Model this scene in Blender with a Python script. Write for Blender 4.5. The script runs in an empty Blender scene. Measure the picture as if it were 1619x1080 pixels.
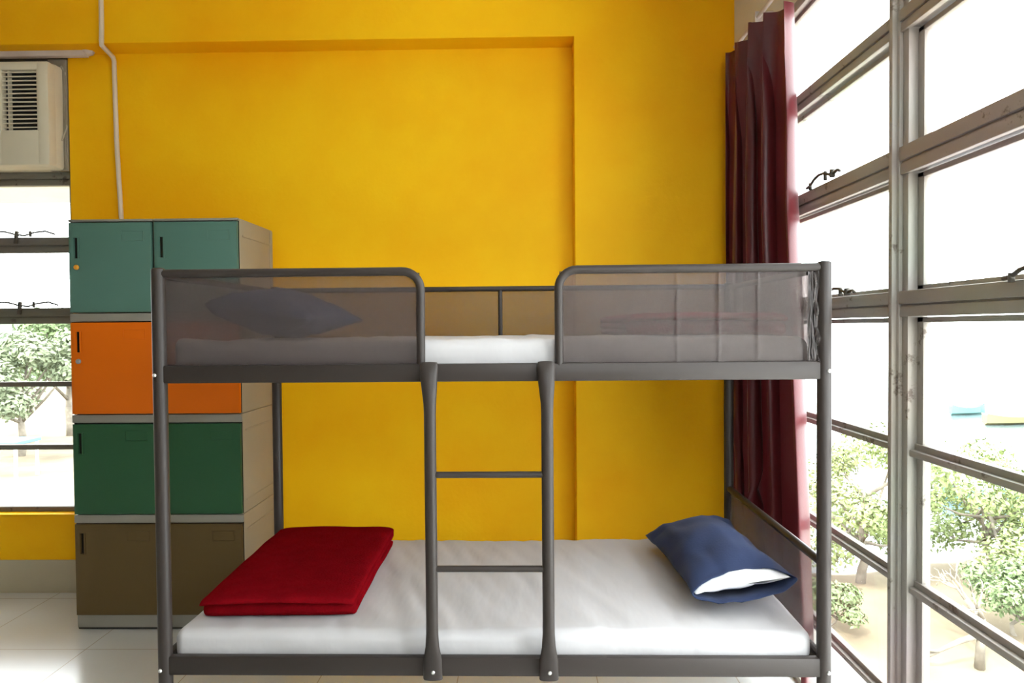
import bpy, bmesh, math, random
from mathutils import Vector, Matrix, noise
random.seed(7)
PI = math.pi
C = bpy.context.scene.collection

# ------------------------------------------------------------------ materials
def newmat(name):
    m = bpy.data.materials.new(name); m.use_nodes = True
    nt = m.node_tree; b = nt.nodes['Principled BSDF']
    return m, nt, b

def mat(name, col, rough=.5, spec=.5, metal=0., var=.0, vscale=8., bump=0., bscale=60., sheen=0., stretch=None):
    m, nt, b = newmat(name)
    b.inputs['Base Color'].default_value = (*col, 1)
    b.inputs['Roughness'].default_value = rough
    b.inputs['Specular IOR Level'].default_value = spec
    b.inputs['Metallic'].default_value = metal
    if sheen:
        b.inputs['Sheen Weight'].default_value = sheen
        b.inputs['Sheen Roughness'].default_value = .4
    tc = nt.nodes.new('ShaderNodeTexCoord'); mp = nt.nodes.new('ShaderNodeMapping')
    nt.links.new(tc.outputs['Object'], mp.inputs['Vector'])
    if stretch: mp.inputs['Scale'].default_value = stretch
    if var:
        n = nt.nodes.new('ShaderNodeTexNoise'); n.inputs['Scale'].default_value = vscale; n.inputs['Detail'].default_value = 4
        r = nt.nodes.new('ShaderNodeValToRGB')
        r.color_ramp.elements[0].position = .3; r.color_ramp.elements[1].position = .7
        r.color_ramp.elements[0].color = (*[c*(1-var) for c in col], 1)
        r.color_ramp.elements[1].color = (*[min(1, c*(1+var)) for c in col], 1)
        nt.links.new(mp.outputs['Vector'], n.inputs['Vector']); nt.links.new(n.outputs['Fac'], r.inputs['Fac'])
        nt.links.new(r.outputs['Color'], b.inputs['Base Color'])
    if bump:
        n = nt.nodes.new('ShaderNodeTexNoise'); n.inputs['Scale'].default_value = bscale; n.inputs['Detail'].default_value = 3
        bp = nt.nodes.new('ShaderNodeBump'); bp.inputs['Strength'].default_value = bump; bp.inputs['Distance'].default_value = .01
        nt.links.new(mp.outputs['Vector'], n.inputs['Vector']); nt.links.new(n.outputs['Fac'], bp.inputs['Height'])
        nt.links.new(bp.outputs['Normal'], b.inputs['Normal'])
    return m

def wall_paint():
    m, nt, b = newmat('yellow_paint')
    b.inputs['Roughness'].default_value = .6; b.inputs['Specular IOR Level'].default_value = .12
    tc = nt.nodes.new('ShaderNodeTexCoord')
    n = nt.nodes.new('ShaderNodeTexNoise'); n.inputs['Scale'].default_value = .9; n.inputs['Detail'].default_value = 6; n.inputs['Roughness'].default_value = .62
    r = nt.nodes.new('ShaderNodeValToRGB'); e = r.color_ramp.elements
    e[0].position = .33; e[1].position = .66
    e[0].color = (.85, .40, .002, 1); e[1].color = (.91, .53, .006, 1)
    n2 = nt.nodes.new('ShaderNodeTexNoise'); n2.inputs['Scale'].default_value = 45; n2.inputs['Detail'].default_value = 5
    bp = nt.nodes.new('ShaderNodeBump'); bp.inputs['Strength'].default_value = .10; bp.inputs['Distance'].default_value = .01
    L = nt.links.new
    L(tc.outputs['Object'], n.inputs['Vector']); L(n.outputs['Fac'], r.inputs['Fac']); L(r.outputs['Color'], b.inputs['Base Color'])
    L(tc.outputs['Object'], n2.inputs['Vector']); L(n2.outputs['Fac'], bp.inputs['Height']); L(bp.outputs['Normal'], b.inputs['Normal'])
    return m

def tile_floor():
    m, nt, b = newmat('floor_tile')
    L = nt.links.new
    tc = nt.nodes.new('ShaderNodeTexCoord'); sx = nt.nodes.new('ShaderNodeSeparateXYZ'); L(tc.outputs['Object'], sx.inputs[0])
    def line(out, off):
        a = nt.nodes.new('ShaderNodeMath'); a.operation = 'ADD'; a.inputs[1].default_value = off; L(out, a.inputs[0])
        d = nt.nodes.new('ShaderNodeMath'); d.operation = 'WRAP'; d.inputs[1].default_value = .3; d.inputs[2].default_value = -.3; L(a.outputs[0], d.inputs[0])
        c = nt.nodes.new('ShaderNodeMath'); c.operation = 'ABSOLUTE'; L(d.outputs[0], c.inputs[0])
        g = nt.nodes.new('ShaderNodeMath'); g.operation = 'LESS_THAN'; g.inputs[1].default_value = .0022; L(c.outputs[0], g.inputs[0])
        return g.outputs[0]
    x = line(sx.outputs['X'], 2.09); y = line(sx.outputs['Y'], -3.11)
    mx = nt.nodes.new('ShaderNodeMath'); mx.operation = 'MAXIMUM'; L(x, mx.inputs[0]); L(y, mx.inputs[1])
    n = nt.nodes.new('ShaderNodeTexNoise'); n.inputs['Scale'].default_value = 3; n.inputs['Detail'].default_value = 6; L(tc.outputs['Object'], n.inputs['Vector'])
    r = nt.nodes.new('ShaderNodeValToRGB'); r.color_ramp.elements[0].color = (.60, .60, .58, 1); r.color_ramp.elements[1].color = (.68, .68, .66, 1)
    L(n.outputs['Fac'], r.inputs['Fac'])
    mi = nt.nodes.new('ShaderNodeMix'); mi.data_type = 'RGBA'; L(mx.outputs[0], mi.inputs[0]); L(r.outputs['Color'], mi.inputs[6]); mi.inputs[7].default_value = (.42, .36, .28, 1)
    L(mi.outputs[2], b.inputs['Base Color']); b.inputs['Roughness'].default_value = .22; b.inputs['Specular IOR Level'].default_value = .6
    return m

def worn_paint(name, base, dark, rough=.55, amt=.60):
    m, nt, b = newmat(name); L = nt.links.new
    tc = nt.nodes.new('ShaderNodeTexCoord')
    n = nt.nodes.new('ShaderNodeTexNoise'); n.inputs['Scale'].default_value = 9; n.inputs['Detail'].default_value = 8; n.inputs['Roughness'].default_value = .7
    r = nt.nodes.new('ShaderNodeValToRGB'); e = r.color_ramp.elements; e[0].position = amt; e[1].position = amt+.05
    e[0].color = (*base, 1); e[1].color = (*dark, 1)
    n2 = nt.nodes.new('ShaderNodeTexNoise'); n2.inputs['Scale'].default_value = 2.2
    mi = nt.nodes.new('ShaderNodeMix'); mi.data_type = 'RGBA'; mi.blend_type = 'MULTIPLY'; mi.inputs[0].default_value = .35
    L(tc.outputs['Object'], n.inputs['Vector']); L(tc.outputs['Object'], n2.inputs['Vector'])
    L(n.outputs['Fac'], r.inputs['Fac']); L(r.outputs['Color'], mi.inputs[6]); L(n2.outputs['Color'], mi.inputs[7]); L(mi.outputs[2], b.inputs['Base Color'])
    b.inputs['Roughness'].default_value = rough
    bp = nt.nodes.new('ShaderNodeBump'); bp.inputs['Strength'].default_value = .25; bp.inputs['Distance'].default_value = .004
    L(n.outputs['Fac'], bp.inputs['Height']); L(bp.outputs['Normal'], b.inputs['Normal'])
    return m

def glass_mat():
    m = bpy.data.materials.new('window_glass'); m.use_nodes = True; nt = m.node_tree; nt.nodes.clear()
    o = nt.nodes.new('ShaderNodeOutputMaterial'); t = nt.nodes.new('ShaderNodeBsdfTransparent'); g = nt.nodes.new('ShaderNodeBsdfGlossy')
    g.inputs['Roughness'].default_value = .02; mx = nt.nodes.new('ShaderNodeMixShader'); lw = nt.nodes.new('ShaderNodeLayerWeight'); fr = nt.nodes.new('ShaderNodeMath'); fr.operation = 'POWER'; fr.inputs[1].default_value = 5; nt.links.new(lw.outputs['Facing'], fr.inputs[0])
    t.inputs['Color'].default_value = (.97, .985, .98, 1)
    nt.links.new(fr.outputs[0], mx.inputs[0]); nt.links.new(t.outputs[0], mx.inputs[1]); nt.links.new(g.outputs[0], mx.inputs[2]); nt.links.new(mx.outputs[0], o.inputs[0])
    return m

def mesh_fabric(name='grey_net', fac=.33, col=(.12, .10, .098)):
    m = bpy.data.materials.new(name); m.use_nodes = True; nt = m.node_tree; b = nt.nodes['Principled BSDF']; o = nt.nodes['Material Output']
    b.inputs['Base Color'].default_value = (*col, 1); b.inputs['Roughness'].default_value = .45; b.inputs['Specular IOR Level'].default_value = .4; b.inputs['Sheen Weight'].default_value = .35
    t = nt.nodes.new('ShaderNodeBsdfTransparent'); t.inputs['Color'].default_value = (.92, .88, .87, 1)
    mx = nt.nodes.new('ShaderNodeMixShader'); mx.inputs[0].default_value = fac
    nt.links.new(t.outputs[0], mx.inputs[1]); nt.links.new(b.outputs[0], mx.inputs[2]); nt.links.new(mx.outputs[0], o.inputs[0])
    return m

def cloth_translucent(name, col, tr=.2, rough=.5, sheen=.3, bump=.15):
    m = mat(name, col, rough=rough, spec=.35, sheen=sheen, bump=bump, bscale=180, var=.08, vscale=5)
    nt = m.node_tree; b = nt.nodes['Principled BSDF']; o = nt.nodes['Material Output']
    t = nt.nodes.new('ShaderNodeBsdfTranslucent'); t.inputs['Color'].default_value = (*[min(1, c*1.6) for c in col], 1)
    mx = nt.nodes.new('ShaderNodeMixShader'); mx.inputs[0].default_value = tr
    nt.links.new(b.outputs[0], mx.inputs[1]); nt.links.new(t.outputs[0], mx.inputs[2]); nt.links.new(mx.outputs[0], o.inputs[0])
    return m

M = {}
M['yellow'] = wall_paint()
M['plaster'] = mat('beige_plaster', (.66, .60, .47), .8, .2, var=.06, vscale=3)
M['ceiling'] = mat('white_ceiling', (.78, .76, .70), .9, .2)
M['floor'] = tile_floor()
M['skirt'] = mat('beige_skirting_tile', (.42, .37, .26), .35, .5, var=.08, vscale=2)
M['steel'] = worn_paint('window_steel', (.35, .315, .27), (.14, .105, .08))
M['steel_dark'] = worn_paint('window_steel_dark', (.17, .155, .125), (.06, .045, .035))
M['stay'] = mat('stay_metal', (.10, .09, .075), .5, .5, .5)
M['glass'] = glass_mat()
M['bed'] = mat('grey_bed_paint', (.034, .027, .024), .42, .28, .0, bump=.03, bscale=300)
M['bolt'] = mat('bolt_zinc', (.75, .75, .73), .3, .5, .8)
M['net'] = mesh_fabric('grey_net', .46, (.066, .053, .049)); M['room'] = mat('plain_wall', (.30, .28, .25), .85, .2)
M['sheet'] = mat('white_sheet', (.50, .49, .50), .7, .3, bump=.55, bscale=7, stretch=(1.5, .45, 1))
M['foam'] = mat('pillow_white', (.82, .82, .84), .7, .3, bump=.15, bscale=18)
M['navy'] = mat('navy_cotton', (.024, .036, .085), .8, .15, sheen=.05, bump=.12, bscale=150, var=.12, vscale=6)
M['red'] = mat('red_fleece', (.165, .003, .006), .95, .0, bump=.35, bscale=130, var=.12, vscale=14)
M['curtain'] = cloth_translucent('maroon_satin', (.085, .008, .011), .025, .36, .15, .05)
M['teal'] = mat('teal_plastic', (.075, .165, .13), .5, .3, var=.04, vscale=3)
M['orange'] = mat('orange_plastic', (.66, .13, .001), .5, .2, var=.03, vscale=3)
M['green'] = mat('green_plastic', (.020, .080, .034), .5, .3, var=.04, vscale=3)
M['brown'] = mat('brown_plastic', (.095, .060, .020), .5, .3, var=.04, vscale=3)
M['lockerbody'] = mat('beige_plastic', (.33, .28, .20), .5, .3, var=.05, vscale=3)
M['lockerband'] = mat('grey_plastic', (.24, .225, .19), .5, .4)
M['seam'] = mat('dark_gap', (.02, .018, .015), .8, .1)
M['yellow_plastic'] = mat('yellow_lock', (.75, .33, .02), .4)
M['grey_plastic'] = mat('grey_lock', (.32, .33, .36), .3, .5, .4)
M['ac'] = mat('ac_plastic', (.66, .60, .46), .5, .4, var=.03, vscale=4)
M['ac_dark'] = mat('ac_dark', (.02, .02, .018), .6)
M['panel'] = mat('filler_panel', (.30, .26, .20), .6, .3, var=.15, vscale=5)
M['pipe'] = mat('pipe_paint', (.62, .52, .40), .45, .4)
M['rail_white'] = mat('rail_white', (.55, .47, .42), .5, .4, var=.06, vscale=10)
M['cable'] = mat('cable', (.45, .40, .32), .5)
M['concrete'] = mat('pale_concrete', (.62, .64, .60), .85, .2, var=.06, vscale=2)
M['bounce_slab'] = mat('bounce_concrete', (.80, .79, .76), .9, .1, var=.04, vscale=1)
M['sand'] = mat('sand', (.165, .135, .092), .95, .1, var=.25, vscale=.6, bump=.4, bscale=3)
M['water'] = mat('sea_water', (.07, .10, .105), .15, .6, bump=.25, bscale=.8)
M['leaf'] = [mat('leaf_lime', (.175, .220, .085), .6, .3, var=.35, vscale=1.5), mat('leaf_green', (.130, .180, .080), .6, .3, var=.35, vscale=1.5), mat('leaf_pale', (.150, .180, .105), .6, .3, var=.3, vscale=1.5)]
M['bark'] = mat('pale_bark', (.18, .16, .13), .9, .1, var=.25, vscale=5)
M['hill'] = mat('hill_green', (.08, .10, .07), .95, .1, var=.2, vscale=.15)
M['boat_teal'] = mat('boat_teal', (.10, .20, .19), .5)
M['boat_yellow'] = mat('boat_yellow', (.20, .18, .09), .5)
M['blue_tarp'] = mat('blue_tarp', (.07, .14, .20), .6)

# ------------------------------------------------------------------ mesh helpers
def link(name, bm, m, parent=None, smooth=False, angle=None):
    me = bpy.data.meshes.new(name)
    bmesh.ops.recalc_face_normals(bm, faces=bm.faces[:])
    bm.to_mesh(me); bm.free()
    if m is not None:
        for x in (m if isinstance(m, (list, tuple)) else [m]): me.materials.append(x)
    o = bpy.data.objects.new(name, me); C.objects.link(o)
    if smooth:
        for p in me.polygons: p.use_smooth = True
        if angle:
            me.update()
            bm2 = bmesh.new(); bm2.from_mesh(me)
            for e in bm2.edges:
                if len(e.link_faces) == 2 and e.calc_face_angle(0) > angle: e.smooth = False
            bm2.to_mesh(me); bm2.free()
    if parent: o.parent = parent
    return o

def box(bm, x0, x1, y0, y1, z0, z1, bev=0, mi=0):
    r = bmesh.ops.create_cube(bm, size=1)
    vs = r['verts']
    for v in vs:
        v.co = Vector(((x0+x1)/2+v.co.x*(x1-x0), (y0+y1)/2+v.co.y*(y1-y0), (z0+z1)/2+v.co.z*(z1-z0)))
    if mi:
        for f in set(f for v in vs for f in v.link_faces): f.material_index = mi
    if bev:
        es = list(set(e for v in vs for e in v.link_edges))
        bmesh.ops.bevel(bm, geom=es, offset=bev, segments=2, profile=.5, affect='EDGES')

def tube(bm, pts, rad, seg=12, caps=True, flat=None):
    pts = [Vector(p) for p in pts]; n = len(pts)
    rads = rad if isinstance(rad, (list, tuple)) else [rad]*n
    up = None; rings = []
    for i, p in enumerate(pts):
        t = (pts[min(i+1, n-1)]-pts[max(i-1, 0)]).normalized()
        if up is None:
            up = Vector((0, 0, 1)) if abs(t.z) < .9 else Vector((0, 1, 0))
        s = t.cross(up).normalized(); up = s.cross(t).normalized()
        ring = []
        for k in range(seg):
            a = 2*PI*k/seg
            r = rads[i]; ra, rb = (r, r) if not isinstance(r, (list, tuple)) else r
            ring.append(bm.verts.new(p+s*math.cos(a)*ra+up*math.sin(a)*rb))
        rings.append(ring)
    for a, b in zip(rings, rings[1:]):
        for k in range(seg):
            bm.faces.new((a[k], a[(k+1) % seg], b[(k+1) % seg], b[k]))
    if caps:
        bm.faces.new(rings[0][::-1]); bm.faces.new(rings[-1])

def arc_corner(a, c, b, r, n=8):
    """points rounding the corner c between a and b"""
    a, b, c = Vector(a), Vector(b), Vector(c)
    u = (a-c).normalized(); v = (b-c).normalized(); out = []
    for i in range(n+1):
        t = i/n*PI/2
        out.append(c+u*r*(1-math.sin(t))+v*r*(1-math.cos(t)))
    return out

def cyl(bm, p0, p1, r, seg=16): tube(bm, [p0, p1], r, seg)

def rbox(lx, ly, lz, r, step, fn=None):
    """rounded, finely divided box with its base at z=0; fn moves each point"""
    def axis(L):
        n = max(2, int((L-2*r)/step)); out = [-L/2+r*k/5 for k in range(5)]
        out += [-L/2+r+(L-2*r)*k/n for k in range(n+1)]
        out += [L/2-r+r*k/5 for k in range(1, 6)]
        return out
    X, Y, Z = axis(lx), axis(ly), axis(lz)
    bm = bmesh.new(); V = {}
    nx, ny, nz = len(X)-1, len(Y)-1, len(Z)-1
    def gv(i, j, k):
        if (i, j, k) not in V:
            p = Vector((X[i], Y[j], Z[k]))
            q = Vector((max(-lx/2+r, min(lx/2-r, p.x)), max(-ly/2+r, min(ly/2-r, p.y)), max(-lz/2+r, min(lz/2-r, p.z))))
            d = p-q
            if d.length > 0: p = q+d.normalized()*r
            nrm = d.normalized() if d.length > 0 else Vector((0, 0, 1))
            p.z += lz/2
            if fn: p = fn(p, nrm)
            V[(i, j, k)] = bm.verts.new(p)
        return V[(i, j, k)]
    for i in range(nx):
        for j in range(ny):
            for k in (0, nz): bm.faces.new((gv(i, j, k), gv(i+1, j, k), gv(i+1, j+1, k), gv(i, j+1, k)))
    for i in range(nx):
        for k in range(nz):
            for j in (0, ny): bm.faces.new((gv(i, j, k), gv(i+1, j, k), gv(i+1, j, k+1), gv(i, j, k+1)))
    for j in range(ny):
        for k in range(nz):
            for i in (0, nx): bm.faces.new((gv(i, j, k), gv(i, j+1, k), gv(i, j+1, k+1), gv(i, j, k+1)))
    return bm

def empty(name, loc=(0, 0, 0), rz=0):
    o = bpy.data.objects.new(name, None); C.objects.link(o); o.location = loc; o.rotation_euler = (0, 0, rz); o.empty_display_size = .1
    return o
def tag(o, label, cat, group=None):
    o['label'] = label; o['category'] = cat
    if group: o['group'] = group
    return o
def struct(o, label=None):
    o['kind'] = 'structure'
    if label: o['label'] = label
    return o
def setparent(o, p): o.parent = p; return o

# ------------------------------------------------------------------ room shell
XW, YR, YP, XL, YB, ZC = 1.158, 3.796, 3.651, -4.3, -.60, 3.42
WX0, WX1, WZ0, WZ1 = -4.12, -2.58, .457, 3.10     # opening in the rear wall
bm = bmesh.new(); box(bm, XL-.15, XW+.02, YB-.15, YR+.25, -.15, 0)
struct(link('floor', bm, M['floor']), 'pale glossy floor tiles')
bm = bmesh.new(); box(bm, XL-.15, XW+.30, YB-.15, YR+.25, ZC, ZC+.2)
struct(link('ceiling', bm, M['ceiling']), 'white ceiling')
# rear wall: recessed field with a pier at the right and a beam above
bm = bmesh.new()
box(bm, XL, WX0, YR, YR+.2, 0, ZC); box(bm, WX0, WX1, YR, YR+.2, 0, WZ0); box(bm, WX0, WX1, YR, YR+.2, WZ1, ZC)
box(bm, WX1, XW+.02, YR, YR+.2, 0, ZC)
box(bm, .292, XW+.02, YP, YR+.01, 0, ZC, .004)
box(bm, XL, .30, YP, YR+.01, 3.092, ZC, .004)
struct(link('wall_back', bm, M['yellow']), 'yellow painted wall with recessed field, beam and pier')
bm = bmesh.new(); box(bm, XL-.15, XL, YB-.15, YR+.2, 0, ZC); struct(link('wall_left', bm, M['room']), 'plain side wall')
bm = bmesh.new(); box(bm, XL, .10, YB-.15, YB, 0, ZC); box(bm, 1.12, XW+.02, YB-.15, YB, 0, ZC); box(bm, .10, 1.12, YB-.15, YB, 3.25, ZC); box(bm, .10, 1.12, YB-.15, YB, 0, 1.30); struct(link('wall_front', bm, M['room']), 'pale wall opposite the bunk bed')
bm = bmesh.new(); box(bm, XW, XW+.07, YB, YR+.2, 2.86, ZC); box(bm, XW, XW+.07, YB-.15, .458, 0, 2.86)
box(bm, XW+.0, XW+.07, YP-.012, YR+.2, 0, 2.86)
struct(link('wall_right', bm, M['plaster']), 'beige plaster above the steel windows')
bm = bmesh.new(); box(bm, XL, .292, YR-.008, YR, 0, .192, .002); box(bm, .284, XW, YP-.008, YP, 0, .192, .002)
struct(link('baseboard_back', bm, M['skirt']), 'beige tiled skirting')

# outer sill ledge under the big windows
bm = bmesh.new(); box(bm, XW+.05, XW+.33, YB, YR+.2, -.15, -.01, .01)
struct(link('trim_1', bm, M['concrete']), 'pale concrete ledge outside the right windows')

# ------------------------------------------------------------------ steel windows on the right
def stay(bm, y, z, x=XW-.03, s=1.):
    s *= .8
    # peg stay: a thin bar with a curled tip lying on the sash rail
    P = lambda a, b, c=0: (x-.012+c, y+a*s, z+b*s)
    tube(bm, [P(.17, .004), P(.13, .010), P(.09, .03), P(.04, .040), P(-.02, .036), P(-.07, .018), P(-.10, .012)], .0055, 8)
    tube(bm, [P(.13, -.012), P(.13, .022)], .007, 8); tube(bm, [P(-.03, .0), P(-.03, .042)], .007, 8)
    tube(bm, [P(-.10, .0), P(-.10, .034)], .011, 8); tube(bm, [P(-.10, .012), P(-.15, .022), P(-.17, .012)], .0055, 8)

def side_window(name, y0, y1, detail, label):
    """steel window between y0 (near) and y1 (far)"""
    root = struct(empty(name, (XW, y0, 0)), label)
    root.location = (0, 0, 0)
    fr = bmesh.new()
    box(fr, XW-.02, XW+.05, y0-.022, y0+.022, .0, 2.86, .003)           # near mullion
    box(fr, XW-.035, XW-.018, y0-.010, y0+.010, .0, 2.86, .002)
    box(fr, XW-.01, XW+.05, y1-.03, y1, .0, 2.86, .003)
    box(fr, XW-.01, XW+.05, y0, y1, 2.82, 2.86, .003)
    box(fr, XW-.005, XW+.05, y0, y1, .0, .03, .003)
    for z0, z1 in ((2.387, 2.456), (1.962, 2.047), (1.536, 1.615)):
        h = z1-z0
        box(fr, XW-.012, XW+.045, y0+.022, y1, z0+.006, z1-.004, .003)
        box(fr, XW-.022, XW+.0, y0+.022, y1, z0+h*.50, z1, .003)
        box(fr, XW-.018, XW+.0, y0+.022, y1, z0+.002, z0+h*.42, .002)
    link('window_frame', fr, M['steel'], root, True, .5)
    sb = bmesh.new()
    cells = [(2.456, 2.82), (2.047, 2.387), (1.615, 1.962), (.03, 1.536)]
    for z0, z1 in cells:
        w = .030; a, b = y0+.022, y1-.03
        for (p, q, u, v) in ((a, a+w, z0, z1), (b-w, b, z0, z1), (a, b, z0, z0+.016), (a, b, z1-.016, z1)):
            box(sb, XW+.018, XW+.042, p, q, u, v, .002)
    for z in (1.133, .7206, .3154):
        box(sb, XW-.004, XW+.018, y0+.02, y1-.02, z-.013, z+.007, .003)
        box(sb, XW+.012, XW+.034, y0+.02, y1-.02, z-.010, z+.026, .002)
    link('sash', sb, M['steel'], root, True, .5)
    g = bmesh.new()
    box(g, XW+.028, XW+.032, y0+.02, y1-.03, .02, 2.82)
    link('glass', g, M['glass'], root)
    if detail:
        for yy, zz, s in detail:
            b = bmesh.new(); stay(b, yy, zz, XW-.02, s); link('window_stay', b, M['stay'], root, True)
    return root
side_window('window_1', 2.055, 3.64, [(2.52, 2.050, 1.), (2.40, 1.617, .9)], 'steel framed window behind the maroon curtain')
side_window('window_2', .48, 2.033, [(1.30, 2.05, 1.), (1.47, 1.617, .8)], 'nearer steel framed window at the right edge')

# unseen steel window added behind the camera to give frontal light
root = struct(empty('fill_window'), 'added steel framed window behind the camera, unseen, for frontal light')
fr = bmesh.new(); FX0, FX1, FZ0, FZ1 = .10, 1.12, 1.30, 3.25
for x in (FX0+.02, (FX0+FX1)/2, FX1-.02): box(fr, x-.022, x+.022, YB-.09, YB-.02, FZ0, FZ1, .003)
for z in (FZ0+.02, 1.575, 2.0, 2.42, FZ1-.02): box(fr, FX0, FX1, YB-.085, YB-.025, z-.028, z+.028, .003)
link('window_frame', fr, M['steel'], root, True, .5)
g = bmesh.new(); box(g, FX0, FX1, YB-.06, YB-.056, FZ0, FZ1); link('glass', g, M['glass'], root)

# ------------------------------------------------------------------ window in the rear wall
root = struct(empty('window_4'), 'steel framed window behind the lockers and below the air conditioner')
YF = YR+.06
fr = bmesh.new()
box(fr, WX1-.042, WX1, YF-.01, YF+.05, WZ0, WZ1, .003); box(fr, WX0, WX0+.04, YF-.01, YF+.05, WZ0, WZ1, .003)
box(fr, WX0, WX1, YF-.01, YF+.05, WZ1-.05, WZ1, .003); box(fr, WX0, WX1, YF-.01, YF+.05, WZ0, WZ0+.03, .003)
for z0, z1 in ((2.362, 2.437), (1.972, 2.062), (1.560, 1.652)):
    h = z1-z0
    box(fr, WX0, WX1-.01, YF-.008, YF+.045, z0+.004, z1-.004, .003)
    box(fr, WX0, WX1-.03, YF-.02, YF, z0+h*.48, z1, .003); box(fr, WX0, WX1-.03, YF-.014, YF, z0, z0+h*.4, .003)
for z0, z1 in ((1.192, 1.220), (.822, .850)): box(fr, WX0, WX1-.01, YF-.006, YF+.03, z0, z1, .003)
box(fr, -3.42, -3.37, YF-.01, YF+.05, WZ0, 2.40, .003)
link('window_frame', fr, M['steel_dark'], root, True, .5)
g = bmesh.new(); box(g, WX0+.02, WX1-.02, YF+.02, YF+.024, WZ0+.02, 2.40); link('glass', g, M['glass'], root)
for xx, zz, s in ((-2.93, 2.064, 1.1), (-2.92, 1.654, 1.1)):
    b = bmesh.new()
    P = lambda a, c: (xx+a*s, YF-.03, zz+c*s)
    tube(b, [P(-.22, .022), P(-.12, .030), P(-.05, .026), P(.0, .012), P(.05, .006), P(.10, .022), P(.16, .028), P(.21, .012)], .005, 8)
    tube(b, [P(-.17, -.02), P(-.17, .034)], .007, 8); tube(b, [P(.0, -.035), P(.01, .03)], .011, 8); tube(b, [P(.08, 0), P(.08, .03)], .007, 8)
    link('window_stay', b, M['stay'], root, True)
p = bmesh.new(); box(p, WX0+.02, WX1-.02, YF+.005, YF+.03, 2.42, WZ1-.03); box(p, -2.70, WX1-.012, YR+.004, YR+.03, 2.435, WZ1-.03, .002); box(p, -2.606, -2.600, YR-.004, YR+.01, 2.44, WZ1-.05, .002)
link('filler_panel', p, M['panel'], root)
s = bmesh.new(); box(s, WX0, WX1, YR-.012, YF, WZ0-.012, WZ0+.002, .003); link('window_sill', s, M['yellow'], root)

# ------------------------------------------------------------------ white rail and pipe on the wall
t = tag(empty('curtain_rail', (-2.405, YR, 3.094)), 'pale curtain rail along the top of the left window', 'curtain rail')
b = bmesh.new(); box(b, XL+.03, -2.44, YR-.062, YR-.020, 3.062, 3.122, .008); o = link('rail', b, M['rail_white'], None, True, .5)
o.parent = t; o.matrix_parent_inverse = Matrix.Translation((2.405, -YR, -3.094))
b = bmesh.new(); tube(b, [(-2.452, YR-.040, 3.097), (-2.437, YR-.040, 3.097), (-2.425, YR-.040, 3.094), (-2.405, YR-.040, 3.09)], [.027, .030, .027, .012], 14)
box(b, -2.452, -2.43, YR-.03, YR-.001, 3.085, 3.105)
o = link('end_cap', b, M['rail_white'], None, True, .6); o.parent = t; o.matrix_parent_inverse = Matrix.Translation((2.405, -YR, -3.094))

b = bmesh.new()
tube(b, [(-2.281, YP-.013, ZC-.01), (-2.283, YP-.013, 3.16), (-2.284, YP-.015, 3.10), (-2.287, YP-.008, 3.078), (-2.298, YR-.035, 3.060), (-2.303, YR-.018, 3.045), (-2.305, YR-.014, 3.00), (-2.300, YR-.014, 2.6), (-2.280, YR-.014, 2.1), (-2.272, YR-.014, 1.9)], .0125, 12)
tag(link('wall_pipe', b, M['pipe'], None, True, .6), 'thin cream pipe running down the yellow wall behind the lockers', 'pipe')

# ------------------------------------------------------------------ window air conditioner
ac = tag(empty('air_conditioner', (-2.9, 3.70, 2.437)), 'beige window air conditioner with black louvred grille above the left window', 'air conditioner')
def acp(name, bmx, m, sm=True, par=None):
    o = link(name, bmx, m, None, sm, .6); o.parent = par or ac
    o.matrix_parent_inverse = Matrix.Translation((2.9, -3.70, -2.437)) if par is None else Matrix.Identity(4)
    return o
AX0, AX1 = -3.24, -2.618
b = bmesh.new()
box(b, AX0-.0, AX1-.0, 3.735, 3.90, 2.437, 3.025, .02)
acp('casing', b, M['ac'])
# front face as a frame around the outlet grille
GX0, GX1, GZ0, GZ1 = -2.885, -2.695, 2.640, 2.970
b = bmesh.new()
box(b, GX1, AX1-.004, 3.690, 3.76, 2.442, 3.020, .016); box(b, AX0+.01, GX0, 3.690, 3.76, 2.442, 3.020, .016)
box(b, GX0-.02, GX1+.02, 3.692, 3.76, GZ1, 3.019, .010); box(b, GX0-.02, GX1+.02, 3.692, 3.76, 2.443, GZ0, .010)
box(b, GX0-.07, GX0-.012, 3.684, 3.70, GZ0-.03, GZ1+.02, .006)
front = acp('front_panel', b, M['ac'])
b = bmesh.new(); box(b, GX0-.005, GX1+.005, 3.725, 3.734, GZ0-.005, GZ1+.005); acp('grille_back', b, M['ac_dark'])
b = bmesh.new()
n = 14
for k in range(n):
    z = GZ0+.014+(GZ1-GZ0-.024)*k/(n-1)
    x0, x1 = GX0-.002, GX1+.002
    vs = [b.verts.new(c) for c in ((x0, 3.698, z-.003), (x1, 3.698, z-.003), (x1, 3.698, z+.003), (x0, 3.698, z+.003), (x0, 3.712, z-.001), (x1, 3.712, z-.001), (x1, 3.712, z+.004), (x0, 3.712, z+.004))]
    for f in ((0, 1, 2, 3), (4, 5, 6, 7), (0, 1, 5, 4), (3, 2, 6, 7), (0, 3, 7, 4), (1, 2, 6, 5)): b.faces.new([vs[i] for i in f])
box(b, GX0+.028, GX0+.034, 3.70, 3.725, GZ0, GZ1)
acp('grille', b, M['ac'], False)
b = bmesh.new(); tube(b, [(-2.655, 3.80, 3.00), (-2.62, 3.80, 3.03), (-2.60, 3.80, 2.99), (-2.606, 3.82, 2.90), (-2.604, 3.82, 2.78), (-2.596, 3.80, 2.68), (-2.612, 3.78, 2.60)], .004, 8)
acp('power_cord', b, M['cable'])

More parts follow.
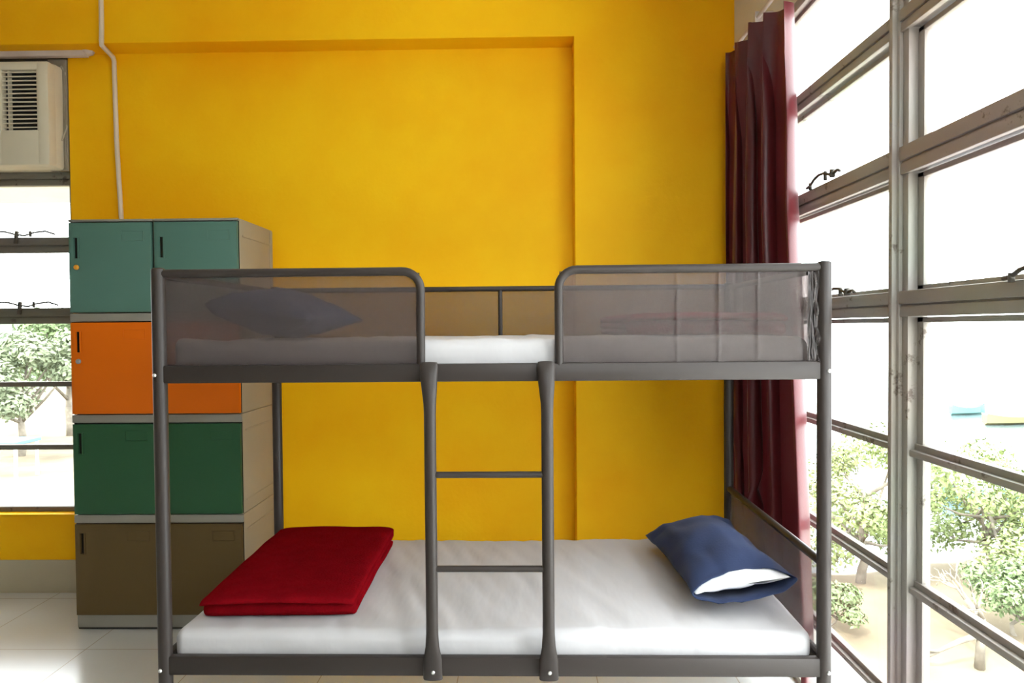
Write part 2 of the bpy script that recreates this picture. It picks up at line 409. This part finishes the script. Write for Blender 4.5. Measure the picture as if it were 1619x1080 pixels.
# ------------------------------------------------------------------ lockers
LX = [-2.268, -1.8385, -1.407]; LY0, LY1 = 3.300, 3.760
TZ = [0, .588, 1.094, 1.604, 2.074]
cols = ['brown', 'green', 'orange', 'teal']
words = [['brown plastic locker at the bottom left of the stack, standing on the floor', 'brown plastic locker at the bottom right, behind the left bed post'],
         ['dark green plastic locker in the left column below the orange one', 'dark green plastic locker in the right column, behind the left bed post'],
         ['orange plastic locker in the left column with a grey lock', 'orange plastic locker in the right column, mostly hidden behind the upper bunk'],
         ['teal plastic locker at the top left with a small yellow lock', 'teal plastic locker at the top right under the end of the yellow wall recess']]
words[3][1] = 'teal plastic locker at the top right of the stack, with no lock'
for ci in range(2):
    for ti in range(4):
        x0, x1, z0, z1 = LX[ci]+.001, LX[ci+1]-.001, TZ[ti]+.0005, TZ[ti+1]-.0005
        t = tag(empty('locker', (x0, LY0, z0)), words[ti][ci], 'locker', 'stacked plastic lockers')
        w, h, d = x1-x0, z1-z0, LY1-LY0
        b = bmesh.new()
        box(b, 0, w, .022, d, (.012 if ti == 0 else 0), h, .006)
        if ti == 0: box(b, .02, w-.02, .04, d-.02, 0, .02)
        # raised border on the outer side face and moulded corner rib
        sx = w if ci == 1 else 0; sg = .004 if ci == 1 else -.004
        a0, a1 = min(sx, sx+sg), max(sx, sx+sg)
        box(b, a0, a1, d-.045, d-.012, .01, h-.01, .0015)
        box(b, a0, a1, .05, d-.045, h-.090, h-.080, .0015)
        if ti < 2: box(b, a0, a1, .05, d-.045, .06, .068, .0015)
        link('body', b, M['lockerbody'], t, True, .5)
        db = (.080 if ti == 0 else .004); dt = h-(.042 if ti < 3 else .014)
        b = bmesh.new(); box(b, .001, w-.001, .006, .024, dt+.001, h-.0005, .004)
        link('front_band', b, M['lockerband'], t, True, .5)
        if ti == 0:
            b2 = bmesh.new(); box(b2, .002, w-.002, .012, .024, 0.012, db-.003, .004); link('base_band', b2, M['lockerband'], t, True, .5)
        b = bmesh.new(); box(b, .004, w-.004, .018, .0245, .004, dt); link('door_gap', b, M['seam'], t)
        # door with a pocket for the finger pull
        hx0, hx1, hz0, hz1 = .032, .060, h-.195, h-.092
        b = bmesh.new()
        xs = [.006, hx0, hx1, w-.006]; zs = [db, hz0, hz1, dt-.004]
        for i in range(3):
            for k in range(3):
                if i == 1 and k == 1: continue
                vs = [b.verts.new(c) for c in ((xs[i], 0, zs[k]), (xs[i+1], 0, zs[k]), (xs[i+1], 0, zs[k+1]), (xs[i], 0, zs[k+1]))]; b.faces.new(vs)
        bmesh.ops.remove_doubles(b, verts=b.verts[:], dist=1e-5)
        r_ = bmesh.ops.extrude_face_region(b, geom=b.faces[:])
        for v in [e for e in r_['geom'] if isinstance(e, bmesh.types.BMVert)]: v.co.y += .018
        bmesh.ops.recalc_face_normals(b, faces=b.faces[:])
        oe = [e for e in b.edges if all(abs(v.co.y) < 1e-5 for v in e.verts) and len(e.link_faces) == 2 and e.calc_face_angle(0) > 1]
        bmesh.ops.bevel(b, geom=oe, offset=.004, segments=2, profile=.5, affect='EDGES')
        # shallow moulded frame near the door's edge
        door = link('door', b, M[cols[ti]], t, True, .6)
        b = bmesh.new(); box(b, hx0, hx1, .012, .0175, hz0, hz1)
        link('handle', b, M['seam'], door, True, .5)
        b = bmesh.new(); box(b, hx1-.008, hx1+.002, -.003, .010, hz0-.002, hz1+.002, .002); link('grip', b, M[cols[ti]], door, True, .5)
        b = bmesh.new()
        px0, px1, pz1, pz0 = w-.155, w-.042, h-.060, h-.112
        if ti < 3: pz1 -= .02; pz0 -= .02
        e_ = .003
        for q in ((px0, px1, pz1-e_, pz1), (px0, px1, pz0, pz0+e_), (px0, px0+e_, pz0, pz1), (px1-e_, px1, pz0, pz1)):
            box(b, q[0], q[1], -.002, .002, q[2], q[3], .0008)
        link('name_plate', b, M[cols[ti]], door)
        if ci == 0 and ti in (2, 3):
            lx = .046; lz = h-.240
            b = bmesh.new(); tube(b, [(lx, .004, lz), (lx, -.006, lz), (lx, -.009, lz)], [.0125, .0125, .009], 20)
            box(b, lx-.0085, lx+.0085, -.012, -.008, lz-.0025, lz+.0025, .001)
            link('lock', b, M['yellow_plastic'] if ti == 3 else M['grey_plastic'], door, True, .5)

# ------------------------------------------------------------------ bunk bed
BL, BW = 2.0, .9405
BO = Matrix.Translation((-1.1029, 2.0091, 0)) @ Matrix.Rotation(-.0074, 4, 'Z')
bed = tag(empty('bunk_bed', (-1.1029, 2.0091, 0), -.0074), 'dark grey tubular steel bunk bed with net guards and a front ladder', 'bunk bed')
PT = 1.702
def part(name, b, m=None, par=None, sm=True, ang=.6): return link(name, b, m or M['bed'], par or bed, sm, ang)
def bolt(par, x, y, z):
    b = bmesh.new(); tube(b, [(x, y+.004, z), (x, y-.003, z), (x, y-.006, z)], [.0058, .0058, .0035], 12); part('bolt', b, M['bolt'], par)
for (px, py) in ((0, 0), (BL, 0), (0, BW), (BL, BW)):
    b = bmesh.new(); R = .0205
    tube(b, [(px, py, .012), (px, py, PT-.006), (px, py, PT-.001), (px, py, PT+.002)], [R, R, R*.93, R*.7], 24)
    po = part('post', b)
    b = bmesh.new(); tube(b, [(px, py, 0), (px, py, .004), (px, py, .03)], [.021, .0235, .0232], 20); part('foot_cap', b, M['seam'], po)
    if py == 0:
        bx_ = px-.006 if px == 0 else px+.006
        bolt(po, bx_, -.019, 1.3797); bolt(po, bx_, -.019, .4796)
def chan(z0, z1, y0, y1, x0, x1): 
    b = bmesh.new(); box(b, x0, x1, y0, y1, z0, z1, .005); return b
for y in (0, BW):
    for z0, z1 in ((1.354, 1.408), (.461, .519)):
        b = chan(z0, z1, y-.0125, y+.0125, .012, BL-.012)
        part('side_rail', b)
for x in (0, BL):
    for z0, z1 in ((1.354, 1.408), (.461, .519)):
        b = bmesh.new(); box(b, x-.0125, x+.0125, .012, BW-.012, z0, z1, .005); part('end_rail', b)
for z in (1.372, .484):
    b = bmesh.new()
    for k in range(15):
        y = .035+k*(BW-.07)/14; tube(b, [(.01, y, z), (BL-.01, y, z)], .003, 6)
    for k in range(9):
        x = .1+k*(BL-.2)/8; box(b, x-.012, x+.012, .01, BW-.01, z-.014, z-.003)
    part('bed_base', b)
TR = .0130; TZ_ = 1.6865
def netpanel(p0, p1, z0, z1, wave=None, n=40, m=12, bulge=0.):
    b = bmesh.new(); p0, p1 = Vector(p0), Vector(p1); d = (p1-p0); nrm = Vector((d.y, -d.x, 0)).normalized()
    g = []
    for i in range(n+1):
        row = []
        for j in range(m+1):
            u, v = i/n, j/m; off = wave(u, v) if wave else 0
            row.append(b.verts.new(p0+d*u+nrm*off+Vector((0, 0, z0+(z1-z0)*v))))
        g.append(row)
    for i in range(n):
        for j in range(m): b.faces.new((g[i][j], g[i+1][j], g[i+1][j+1], g[i][j+1]))
    return b
def wv(seed, amp=.004):
    return lambda u, v: amp*noise.noise(Vector((u*6+seed, v*1.4, seed)))*math.sin(PI*v)
def addnet(b, par):
    o = part('net_panel', b, M['net'], par)
    md = o.modifiers.new('t', 'SOLIDIFY'); md.thickness = .0012
    return o
# front guards
b = bmesh.new()
tube(b, [(.012, 0, TZ_)]+arc_corner((.012, 0, TZ_), (.798, 0, TZ_), (.798, 0, 1.40), .055)+[(.797, 0, 1.40)], TR, 16)
gl = part('guard_rail', b); gl['label'] = 'left front guard'
addnet(netpanel((.015, 0, 0), (.795, 0, 0), 1.404, 1.682, wv(1)), gl)
b = bmesh.new()
tube(b, [(BL-.012, 0, TZ_)]+arc_corner((BL-.012, 0, TZ_), (1.213, 0, TZ_), (1.213, 0, 1.40), .055)+[(1.213, 0, 1.40)], TR, 16)
gr = part('guard_rail', b); gr['label'] = 'right front guard'
def wr(u, v):
    e = max(0, (u-.90)/.10)
    return wv(5)(u, v)+sum(.005*math.exp(-((u-c)/.004)**2) for c in (.453, .61, .76))+e*(.010*math.sin(v*22+u*40)+.012*math.sin(u*160+v*3))*.8
addnet(netpanel((1.215, 0, 0), (BL-.012, 0, 0), 1.404, 1.682, wr, 160, 30), gr)
# bunched edge of the net beside the right post
b = bmesh.new()
for k in range(4):
    tube(b, [(BL-.026-k*.006+.005*noise.noise(Vector((q*.35, k*3.1, 1))), .006*noise.noise(Vector((q*.4, k*2.3, 5)))-.004, 1.415+q*.0132) for q in range(20)], [.0022+.0012*abs(noise.noise(Vector((q*.5, k, 3)))) for q in range(20)], 6)
part('net_gather', b, mat('net_strand_cloth', (.05, .042, .04), .4, .4), gr)
o = part('net_hem', netpanel((BL-.050, -.003, 0), (BL-.014, -.003, 0), 1.406, 1.680, lambda u, v: .007*noise.noise(Vector((u*2.5, v*7, 2)))+.003*math.sin(u*14+v*9), 24, 60), mat('net_gather_cloth', (.085, .072, .070), .35, .5), gr)
md = o.modifiers.new('t', 'SOLIDIFY'); md.thickness = .0012
# back guard
b = bmesh.new(); tube(b, [(.012, BW, TZ_), (BL-.012, BW, TZ_)], .0115, 16)
bg = part('guard_rail', b); bg['label'] = 'rear guard along the wall side'
addnet(netpanel((.015, BW, 0), (BL-.015, BW, 0), 1.404, 1.684, wv(9), 60), bg)
b = bmesh.new(); tube(b, [(1.0, BW, 1.405), (1.0, BW, TZ_)], .0095, 14); part('upright', b, None, bg)
# end guards
for x, s in ((0, 3), (BL, 4)):
    b = bmesh.new(); tube(b, [(x, .012, TZ_-.004), (x, BW-.012, TZ_-.004)], .0115, 16)
    eg = part('end_guard', b); addnet(netpanel((x, .015, 0), (x, BW-.015, 0), 1.404, 1.682, wv(s), 30), eg)
b = bmesh.new(); tube(b, [(BL, .012, .800), (BL, BW-.012, .800)], .0135, 16)
eg = part('end_guard', b); addnet(netpanel((BL, .015, 0), (BL, BW-.015, 0), .515, .797, wv(7), 30), eg)
# ladder
for lx in (.8265, 1.175):
    b = bmesh.new(); y = -.030
    pts = [(lx-.002, y+.012, 1.412), (lx-.002, y+.006, 1.400), (lx-.002, y, 1.370), (lx-.001, y, 1.335), (lx, y, 1.29), (lx, y, 1.26), (lx, y, .64), (lx, y, .60), (lx, y, .56), (lx, y+.004, .52), (lx, y+.004, .463), (lx, y+.004, .459)]
    rr = [(.024, .006), (.027, .010), (.026, .014), (.023, .0165), (.019, .018), (.018, .018), (.018, .018), (.0185, .0175), (.021, .015), (.028, .011), (.029, .010), (.027, .008)]
    tube(b, pts, rr, 20)
    o = part('ladder_rail', b)
    bolt(o, lx+.002, y-.006, .486)
for z in (1.078, .796):
    b = bmesh.new(); tube(b, [(.838, -.030, z), (1.163, -.030, z)], .0095, 14); part('ladder_rung', b)

# ------------------------------------------------------------------ mattresses
def mattress(name, x0, x1, y0, y1, z0, z1, seed, label, corner=0.):
    lx, ly, lz = x1-x0, y1-y0, z1-z0
    def fn(p, nrm):
        n1 = noise.noise(Vector((p.x*2.2+seed, p.y*2.2, seed)))
        # long creases running front to back plus fine puckers
        cr = noise.noise(Vector((p.x*9+p.y*4+seed, p.y*1.3, 3)))
        cr2 = noise.noise(Vector((p.x*26+p.y*10, p.y*3+seed, 8)))
        top = max(0, nrm.z) if p.z > lz*.5 else 0
        side = max(0, -nrm.y)
        q = p.copy()
        q.z += top*(.006*n1+.0095*abs(cr)+.0040*cr2)
        q.y -= side*(.004*noise.noise(Vector((p.x*7+seed, p.z*20, 1)))+.0015*cr2)
        if corner:
            c = max(0, 1-(p.x+lx/2)/.12)*max(0, 1-(p.y+ly/2)/.3); q.z += c*corner*(p.z/lz)
        return q
    bmx = rbox(lx, ly, lz, .030, .018, fn)
    o = link(name, bmx, M['sheet'], None, True); o.matrix_world = BO @ Matrix.Translation(((x0+x1)/2, (y0+y1)/2, z0))
    return tag(o, label, 'mattress', None)
mattress('mattress', .014, 1.976, .018, .925, .488, .583, 3.3, 'white sheeted mattress on the lower bunk')
mattress('mattress', .026, 1.968, .018, .920, 1.376, 1.478, 8.1, 'white sheeted mattress on the upper bunk', .018)

# ------------------------------------------------------------------ folded blankets
def blanket_mesh(w, d, seed):
    """folded sheet: layers joined by a rounded fold at the front and rear; front = -y"""
    t = .0265; hw = d/2; path = []
    def seg(a, b, z, n=16): return [(a+(b-a)*i/n, z) for i in range(n+1)]
    z = .011
    path += seg(hw-.02, -hw+t/2+.012, z)
    path += [(-hw+t/2+.012-math.sin(k/8*PI)*t/2*1.1, z+t/2-math.cos(k/8*PI)*t/2) for k in range(1, 8)]
    path += seg(-hw+t/2+.012, hw-t/2, z+t)
    path += [(hw-t/2+math.sin(k/8*PI)*t/2, z+t+t/2-math.cos(k/8*PI)*t/2) for k in range(1, 8)]
    path += seg(hw-t/2, -hw-.004, z+2*t, 24)
    path += [(-hw-.012, z+2*t-.005), (-hw-.013, z+2*t-.012)]
    b = bmesh.new(); n = 40; rows = []
    for j, (y, zz) in enumerate(path):
        row = []
        for i in range(n+1):
            u = i/n; x = (u-.5)*w
            e = 1-math.exp(-min(u, 1-u)*22)
            dz = .004*noise.noise(Vector((x*6+seed, y*6, zz*3)))*(zz/.05)
            zc = zz*(.80+.20*e)+dz
            yy = y+.007*noise.noise(Vector((x*5, seed, zz*9)))+(.012*(1-e) if y < -hw+.05 else 0)
            row.append(b.verts.new((x+.006*noise.noise(Vector((y*5, zz*30, seed)))*(1 if abs(u-.5) > .4 else 0), yy, zc)))
        rows.append(row)
    for r0, r1 in zip(rows, rows[1:]):
        for i in range(n): b.faces.new((r0[i], r0[i+1], r1[i+1], r1[i]))
    return b
def blanket(mesh_b, loc, rz, label):
    o = link('blanket', mesh_b, M['red'], None, True)
    o.location = loc; o.rotation_euler = (0, 0, rz)
    md = o.modifiers.new('thick', 'SOLIDIFY'); md.thickness = .022; md.offset = 0
    md = o.modifiers.new('sub', 'SUBSURF'); md.levels = 1; md.render_levels = 1
    return tag(o, label, 'blanket')
blanket(blanket_mesh(.49, .745, 2), (-.798, 2.478, .590), math.radians(1.2), 'folded dark red fleece blanket on the lower bunk')
blanket(blanket_mesh(.53, .60, 6), (.600, 2.50, 1.486), math.radians(2), 'folded red blanket on the upper bunk behind the right net guard')

# ------------------------------------------------------------------ pillows
def pillow(loc, rot, label, open_end=True, name='pillow'):
    t = tag(empty(name, loc), label, 'pillow'); t.rotation_euler = rot
    Wd, Ln = .350, .60
    def shell(sc, y0, y1, cut, close, hs=1.):
        b = bmesh.new(); nv, nu = 30, 56; rings = []
        for j in range(nv+1):
            v = j/nv
            s = y0+(y1-y0)*v                                # 0 closed rear end .. 1 open front
            body = math.sin(PI*min(1, max(0, s))**.80)**.55 if s < 1 else 0
            hh = (.008+.070*body**1.0)*hs
            hh = max(hh, .030*hs if s > .8 and not close else hh)
            if close and v > .80: hh *= math.sqrt(max(0, 1-((v-.80)/.20)**2))*.96+.04
            wd = Wd/2*(1-.10*math.sin(PI*min(1, s)))*sc
            if s < .1: wd *= 1
            ring = []
            for k in range(nu):
                a = 2*PI*k/nu; c, sn = math.cos(a), math.sin(a)
                x = wd*math.copysign(abs(c)**.80, c); z = hh*math.copysign(abs(sn)**.9, sn)
                xn = abs(x)/wd
                z *= (1-.55*xn**3) if s > .1 else 1
                yy = -Ln*s+Ln/2
                up = max(0, sn)
                if cut: yy += v**8*(.045*up+.016*up*math.sin(x*12+1))-.030*v**8*max(0, -sn)
                zz = z+.012*noise.noise(Vector((x*9, yy*8, 2+sn)))*min(1, body+.2)
                zz += .007*noise.noise(Vector((x*24, yy*6, 5+sn)))
                ring.append(b.verts.new((x+.006*noise.noise(Vector((yy*9, sn, 3))), yy, zz+.075)))
            rings.append(ring)
        for r0, r1 in zip(rings, rings[1:]):
            for k in range(nu): b.faces.new((r0[k], r0[(k+1) % nu], r1[(k+1) % nu], r1[k]))
        b.faces.new(rings[0][::-1])
        if close: b.faces.new(rings[-1])
        return b
    c = link('pillowcase', shell(1, 0, 1.0, True, False, 1.1), M['navy'], t, True)
    md = c.modifiers.new('t', 'SOLIDIFY'); md.thickness = .003; md.offset = -1
    f = link('pillow_filling', shell(.93, .12, .975, False, True, .84), M['foam'], t, True)
    return t
pillow((.706, 2.455, .600), (math.radians(1), math.radians(-8), math.radians(4)), 'navy blue pillow with white filling showing at its open end, lower bunk')
pillow((-.87, 2.48, 1.500), (0, math.radians(-8), math.radians(176)), 'navy blue pillow on the upper bunk behind the left net guard')

# ------------------------------------------------------------------ curtain
cur = tag(empty('curtain', (1.07, 3.0, .12)), 'maroon satin curtain bunched in the corner beside the steel window', 'curtain')
def lerp(a, b, t): return a+(b-a)*t
b = bmesh.new(); NU, NV = 200, 70; rows = []
for j in range(NV+1):
    v = j/NV; row = []                                    # v 0 top .. 1 bottom
    for i in range(NU+1):
        u = i/NU                                          # 0 far (corner) .. 1 near
        ztop = lerp(2.955, 2.885, min(1, u/.45)) if u < .48 else lerp(2.925, 2.80, (u-.48)/.52)
        z = lerp(ztop, .14, v)
        yf = 3.643; yn = lerp(2.690, 2.50, max(0, v-.30)/.70)
        y = lerp(yf, yn, u)
        flow = u+.012*noise.noise(Vector((u*3, v*2.5, 1)))+.03*(v-.3)*noise.noise(Vector((v*1.6, 4, u)))
        a = flow*2*PI*4.6+.6
        amp = lerp(.040, .056, min(1, v*3))*(1+.45*noise.noise(Vector((u*5, v*1.7, 7))))
        x = lerp(1.112, 1.080, min(1, u*4))+amp*.80*min(1, .3+u*3)*math.sin(a)+.009*math.sin(a*2.3+v*2+1)
        y += .060*math.cos(a*1.0)*min(1, v*4+.3)*min(1, u*6)
        # a tuck pulled diagonally across the lower part
        dlt = (z-(1.02-(u-.35)*1.5)); x -= .028*math.exp(-(dlt/.05)**2)*max(0, min(1, (u-.3)*6))*max(0, min(1, (.8-u)*6))
        x = min(1.130, x)
        row.append(b.verts.new((x-1.07, y-3.0, z-.12)))
    rows.append(row)
for r0, r1 in zip(rows, rows[1:]):
    for i in range(NU): b.faces.new((r0[i], r0[i+1], r1[i+1], r1[i]))
o = link('drape', b, M['curtain'], cur, True)
b = bmesh.new()
tube(b, [(1.09-1.07, 3.42-3, 2.925-.12), (1.09-1.07, 1.2-3, 2.925-.12)], .010, 12)
for yy in (3.10, 2.4, 1.3): box(b, 1.075-1.07, XW-1.07, yy-3.01, yy-2.99, 2.90-.12, 2.95-.12)
# rail hangs on the window head
link('curtain_track', b, M['rail_white'], cur, True, .6)

# ------------------------------------------------------------------ outside
GZ = -3.6
b = bmesh.new()
def shore(x, y):
    k = max(0, min(1, (x+7)/3))*max(0, min(1, (y-14.6-.6*math.sin(x*.7))/1.5)); k = max(k, max(0, min(1, (x-24)/3)))
    return GZ+.12*noise.noise(Vector((x*.3, y*.3, 2)))-.9*k
nx_, ny_ = 110, 85
vs = [[b.verts.new((-60+i*92/nx_, -8+j*68/ny_, shore(-60+i*92/nx_, -8+j*68/ny_))) for j in range(ny_+1)] for i in range(nx_+1)]
for i in range(nx_):
    for j in range(ny_): b.faces.new((vs[i][j], vs[i+1][j], vs[i+1][j+1], vs[i][j+1]))
o = struct(link('ground', b, M['sand'], None, True)); o['label'] = 'sandy ground outside'
b = bmesh.new(); box(b, 1.3, 22, -26, 8.2, GZ-.3, GZ+.25, .03)  # out-of-view pale slab added to bounce light up through the right windows
o = struct(link('bounce_slab', b, M['bounce_slab'])); o['label'] = 'added white concrete slab, out of view, bouncing light up through the right windows'
b = bmesh.new(); box(b, -90, 220, -60, 320, GZ-.60, GZ-.28)
o = tag(link('sea', b, M['water']), 'bright pale sea beyond the trees', 'sea'); o['kind'] = 'stuff'

def tree(name, x, y, h, rad, mi, label, nl=2600, leaf=.085, tilt=0., z=GZ, seed=0, trunk_r=.09, grp='trees outside the windows'):
    rnd = random.Random(seed)
    t = tag(empty(name, (x, y, z)), label, 'tree', grp)
    b = bmesh.new(); th = h*.55
    trunk = [(tilt*k/6*th+.05*math.sin(k*1.7+seed), .05*math.cos(k*2.1+seed), th*k/6) for k in range(7)]
    tube(b, trunk, [trunk_r*(1-.09*k) for k in range(7)], 10)
    blobs = []
    top = Vector(trunk[-1])
    for k in range(13):
        a = 2*PI*k/13+rnd.random(); rr = rad*(.35+.5*rnd.random()); zz = h*((.22 if mi == 0 else .45)+(.68 if mi == 0 else .45)*rnd.random())
        e = Vector((top.x+rr*math.cos(a), top.y+rr*math.sin(a), zz)); blobs.append((e, rad*(.30+.22*rnd.random())))
        s = Vector(trunk[3+k % 4]); mid = s.lerp(e, .5)+Vector((0, 0, -.1))
        tube(b, [s, mid, e], [trunk_r*.45, trunk_r*.3, trunk_r*.12], 6)
    blobs.append((Vector((top.x, top.y, h*.88)), rad*.42))
    link('trunk', b, M['bark'], t, True)
    b = bmesh.new()
    for k in range(nl):
        c, r = blobs[rnd.randrange(len(blobs))]
        d = Vector((rnd.gauss(0, 1), rnd.gauss(0, 1), rnd.gauss(0, 1))).normalized()*r*(rnd.random()**.4)
        d.z *= .75; p = c+d
        n_ = (d.normalized()+Vector((rnd.uniform(-.7, .7), rnd.uniform(-.7, .7), rnd.uniform(0, 1)))).normalized()
        s = n_.orthogonal().normalized(); q = n_.cross(s)
        a = rnd.random()*PI; s, q = s*math.cos(a)+q*math.sin(a), q*math.cos(a)-s*math.sin(a)
        L_ = leaf*rnd.uniform(.7, 1.3)
        b.faces.new([b.verts.new(p+s*L_), b.verts.new(p+q*L_*.5+n_*L_*.12), b.verts.new(p-s*L_), b.verts.new(p-q*L_*.5+n_*L_*.12)])
    me = bpy.data.meshes.new('foliage'); b.to_mesh(me); b.free(); me.materials.append(M['leaf'][mi])
    o = bpy.data.objects.new('foliage', me); C.objects.link(o); o.parent = t
    return t
T = [
 (6.7, 13.2, 3.2, 1.55, 0, 'lime green tree outside, just right of the right bed post', 7500, .055),
 (9.3, 13.4, 2.8, 1.35, 0, 'lime green tree outside, just right of the window mullion', 6000, .055),
 (4.6, 16.2, 3.6, 1.3, 0, 'lime green tree outside, partly behind the maroon curtain edge', 4000, .06),
 (10.1, 11.4, 1.75, .8, 1, 'mid green small tree outside at the right edge of the photo', 3500, .05),
 (8.0, 10.9, 1.3, .75, 1, 'low green bush on the sand outside the lower right panes', 3000, .045),
 (5.2, 11.2, .8, .5, 1, 'low green bush on the sand behind the right bed post', 2000, .045),
 (-20.6, 27.0, 5.2, 2.3, 2, 'pale green tree outside the left window, nearest the lockers', 6500, .12),
 (-25.9, 28.0, 5.5, 2.3, 2, 'pale green tree outside at the left edge of the photo', 6500, .12),
 (-22.4, 32.5, 6.4, 2.3, 1, 'darker green tree outside the left window, behind two paler ones', 5000, .13),
]
for k, (x, y, h, r, mi, lb, nl, lf) in enumerate(T):
    tree('tree', x, y, h, r, mi, lb, nl=nl, seed=k+11, leaf=lf, trunk_r=.03*h, z=GZ-.05)
# bare dry tree at the lower right
b = bmesh.new()
def br(p, d, L_, r, dep, rnd):
    q = p+d*L_; tube(b, [p, p.lerp(q, .5)+Vector((rnd.uniform(-.04, .04),)*3), q], [r, r*.8, r*.55], 7)
    if dep:
        for k in range(3):
            nd = (d+Vector((rnd.uniform(-.9, .9), rnd.uniform(-.9, .9), rnd.uniform(-.5, .6)))).normalized(); br(q, nd, L_*.62, r*.5, dep-1, rnd)
rnd = random.Random(4)
br(Vector((0, 0, 0)), Vector((.05, 0, 1)), .75, .075, 3, rnd); br(Vector((0, 0, .5)), Vector((-.8, -.1, -.25)).normalized(), .7, .05, 2, rnd)
o = tag(link('bare_tree', b, M['bark'], None, True), 'bare pale dry tree on the sand at the lower right', 'tree'); o.location = (6.75, 9.9, GZ)
# boats
def boat(x, y, L_, m, label, rz):
    b = bmesh.new(); n = 14; rows = []
    for i in range(n+1):
        u = i/n; w = .42*math.sin(PI*min(1, .12+u*.88))**.6*L_/4; h = .42+.22*(2*u-1)**2
        xx = (u-.5)*L_
        rows.append([b.verts.new((xx, -w, h)), b.verts.new((xx, -w*.75, .12)), b.verts.new((xx, 0, 0)), b.verts.new((xx, w*.75, .12)), b.verts.new((xx, w, h)), b.verts.new((xx, w*.8, h-.1)), b.verts.new((xx, -w*.8, h-.1))])
    for r0, r1 in zip(rows, rows[1:]):
        for k in range(7): b.faces.new((r0[k], r0[(k+1) % 7], r1[(k+1) % 7], r1[k]))
    b.faces.new(rows[0]); b.faces.new(rows[-1])
    o = tag(link('boat', b, m, None, True, .6), label, 'boat'); o.location = (x, y, GZ-.28); o.rotation_euler = (0, 0, rz)
boat(26.5, 40, 2.4, M['boat_teal'], 'small turquoise boat on the water far off', .2)
boat(26.4, 36, 3.6, M['boat_yellow'], 'small yellow boat on the water at the right edge', .1)
boat(13.6, 20, 1.9, M['boat_teal'], 'turquoise boat on the water nearer the shore', -.5)
# blue shelter and white shack seen through the left window
sh = tag(empty('beach_shelter', (-18.3, 23.0, GZ)), 'low shelter with a blue roof outside the left window', 'shelter')
b = bmesh.new(); box(b, -1.0, 1.0, -.6, .6, 1.22, 1.34, .02); link('roof', b, M['blue_tarp'], sh)
for sx in (-.9, .9):
    for sy in (-.5, .5): b = bmesh.new(); box(b, sx-.04, sx+.04, sy-.04, sy+.04, 0, 1.22); link('post', b, M['concrete'], sh)
b = bmesh.new(); 
for i in range(40):
    pass
nn = 40; hv = []
for i in range(nn+1):
    x = -75+i*1.8; row = []
    for j in range(9):
        yj = 60+j*7; hgt = (7.5*math.exp(-((x+66)/22)**2)+.5)*math.sin(PI*j/8)+.8*noise.noise(Vector((x*.12, j*.6, 1)))*math.sin(PI*j/8)
        row.append(b.verts.new((x, yj, GZ-.3+max(0, hgt))))
    hv.append(row)
for r0, r1 in zip(hv, hv[1:]):
    for j in range(8): b.faces.new((r0[j], r0[j+1], r1[j+1], r1[j]))
o = struct(link('hills', b, M['hill'], None, True)); o['label'] = 'pale green hill across the water'
# balcony slab of the building, seen through the upper left pane
b = bmesh.new(); box(b, -7.2, -2.9, 5.6, 6.25, 2.72, 2.84, .02); box(b, -7.2, -2.9, 4.15, 5.6, 2.80, 2.86, .01)
o = struct(link('trim_2', b, M['concrete'])); o['label'] = 'pale concrete balcony slab outside the left window'

# ------------------------------------------------------------------ light
w = bpy.data.worlds.new('world'); bpy.context.scene.world = w; w.use_nodes = True
bgn = w.node_tree.nodes['Background']; bgn.inputs['Color'].default_value = (.94, .975, 1.0, 1); bgn.inputs['Strength'].default_value = 12
sun = bpy.data.lights.new('sun', 'SUN'); sun.energy = 9; sun.angle = math.radians(3); sun.color = (1, .95, .86)
so = bpy.data.objects.new('sun', sun); C.objects.link(so)
so.rotation_euler = Vector((.50, .62, -1)).to_track_quat('-Z', 'Y').to_euler()

# ------------------------------------------------------------------ camera
cam = bpy.data.cameras.new('camera'); co = bpy.data.objects.new('camera', cam); C.objects.link(co)
r = Vector((0.99984873, 0.01530516, -0.00826217)); u = Vector((0.00794232, 0.02084187, 0.99975124)); F = Vector((-0.01547356, 0.99966563, -0.02071715))
co.matrix_world = Matrix(((r.x, u.x, -F.x, 0), (r.y, u.y, -F.y, 0), (r.z, u.z, -F.z, 1.5145), (0, 0, 0, 1)))
cam.sensor_width = 36; cam.sensor_fit = 'HORIZONTAL'; cam.lens = 36*1053.64/1619; cam.clip_start = .05; cam.clip_end = 500
sc = bpy.context.scene; sc.camera = co
sc.view_settings.view_transform = 'Standard'; sc.view_settings.look = 'None'; sc.view_settings.gamma = 1
sc.view_settings.exposure = 0.0
sc.view_settings.use_curve_mapping = False
sc.cycles.max_bounces = 12; sc.cycles.diffuse_bounces = 8; sc.cycles.transparent_max_bounces = 24
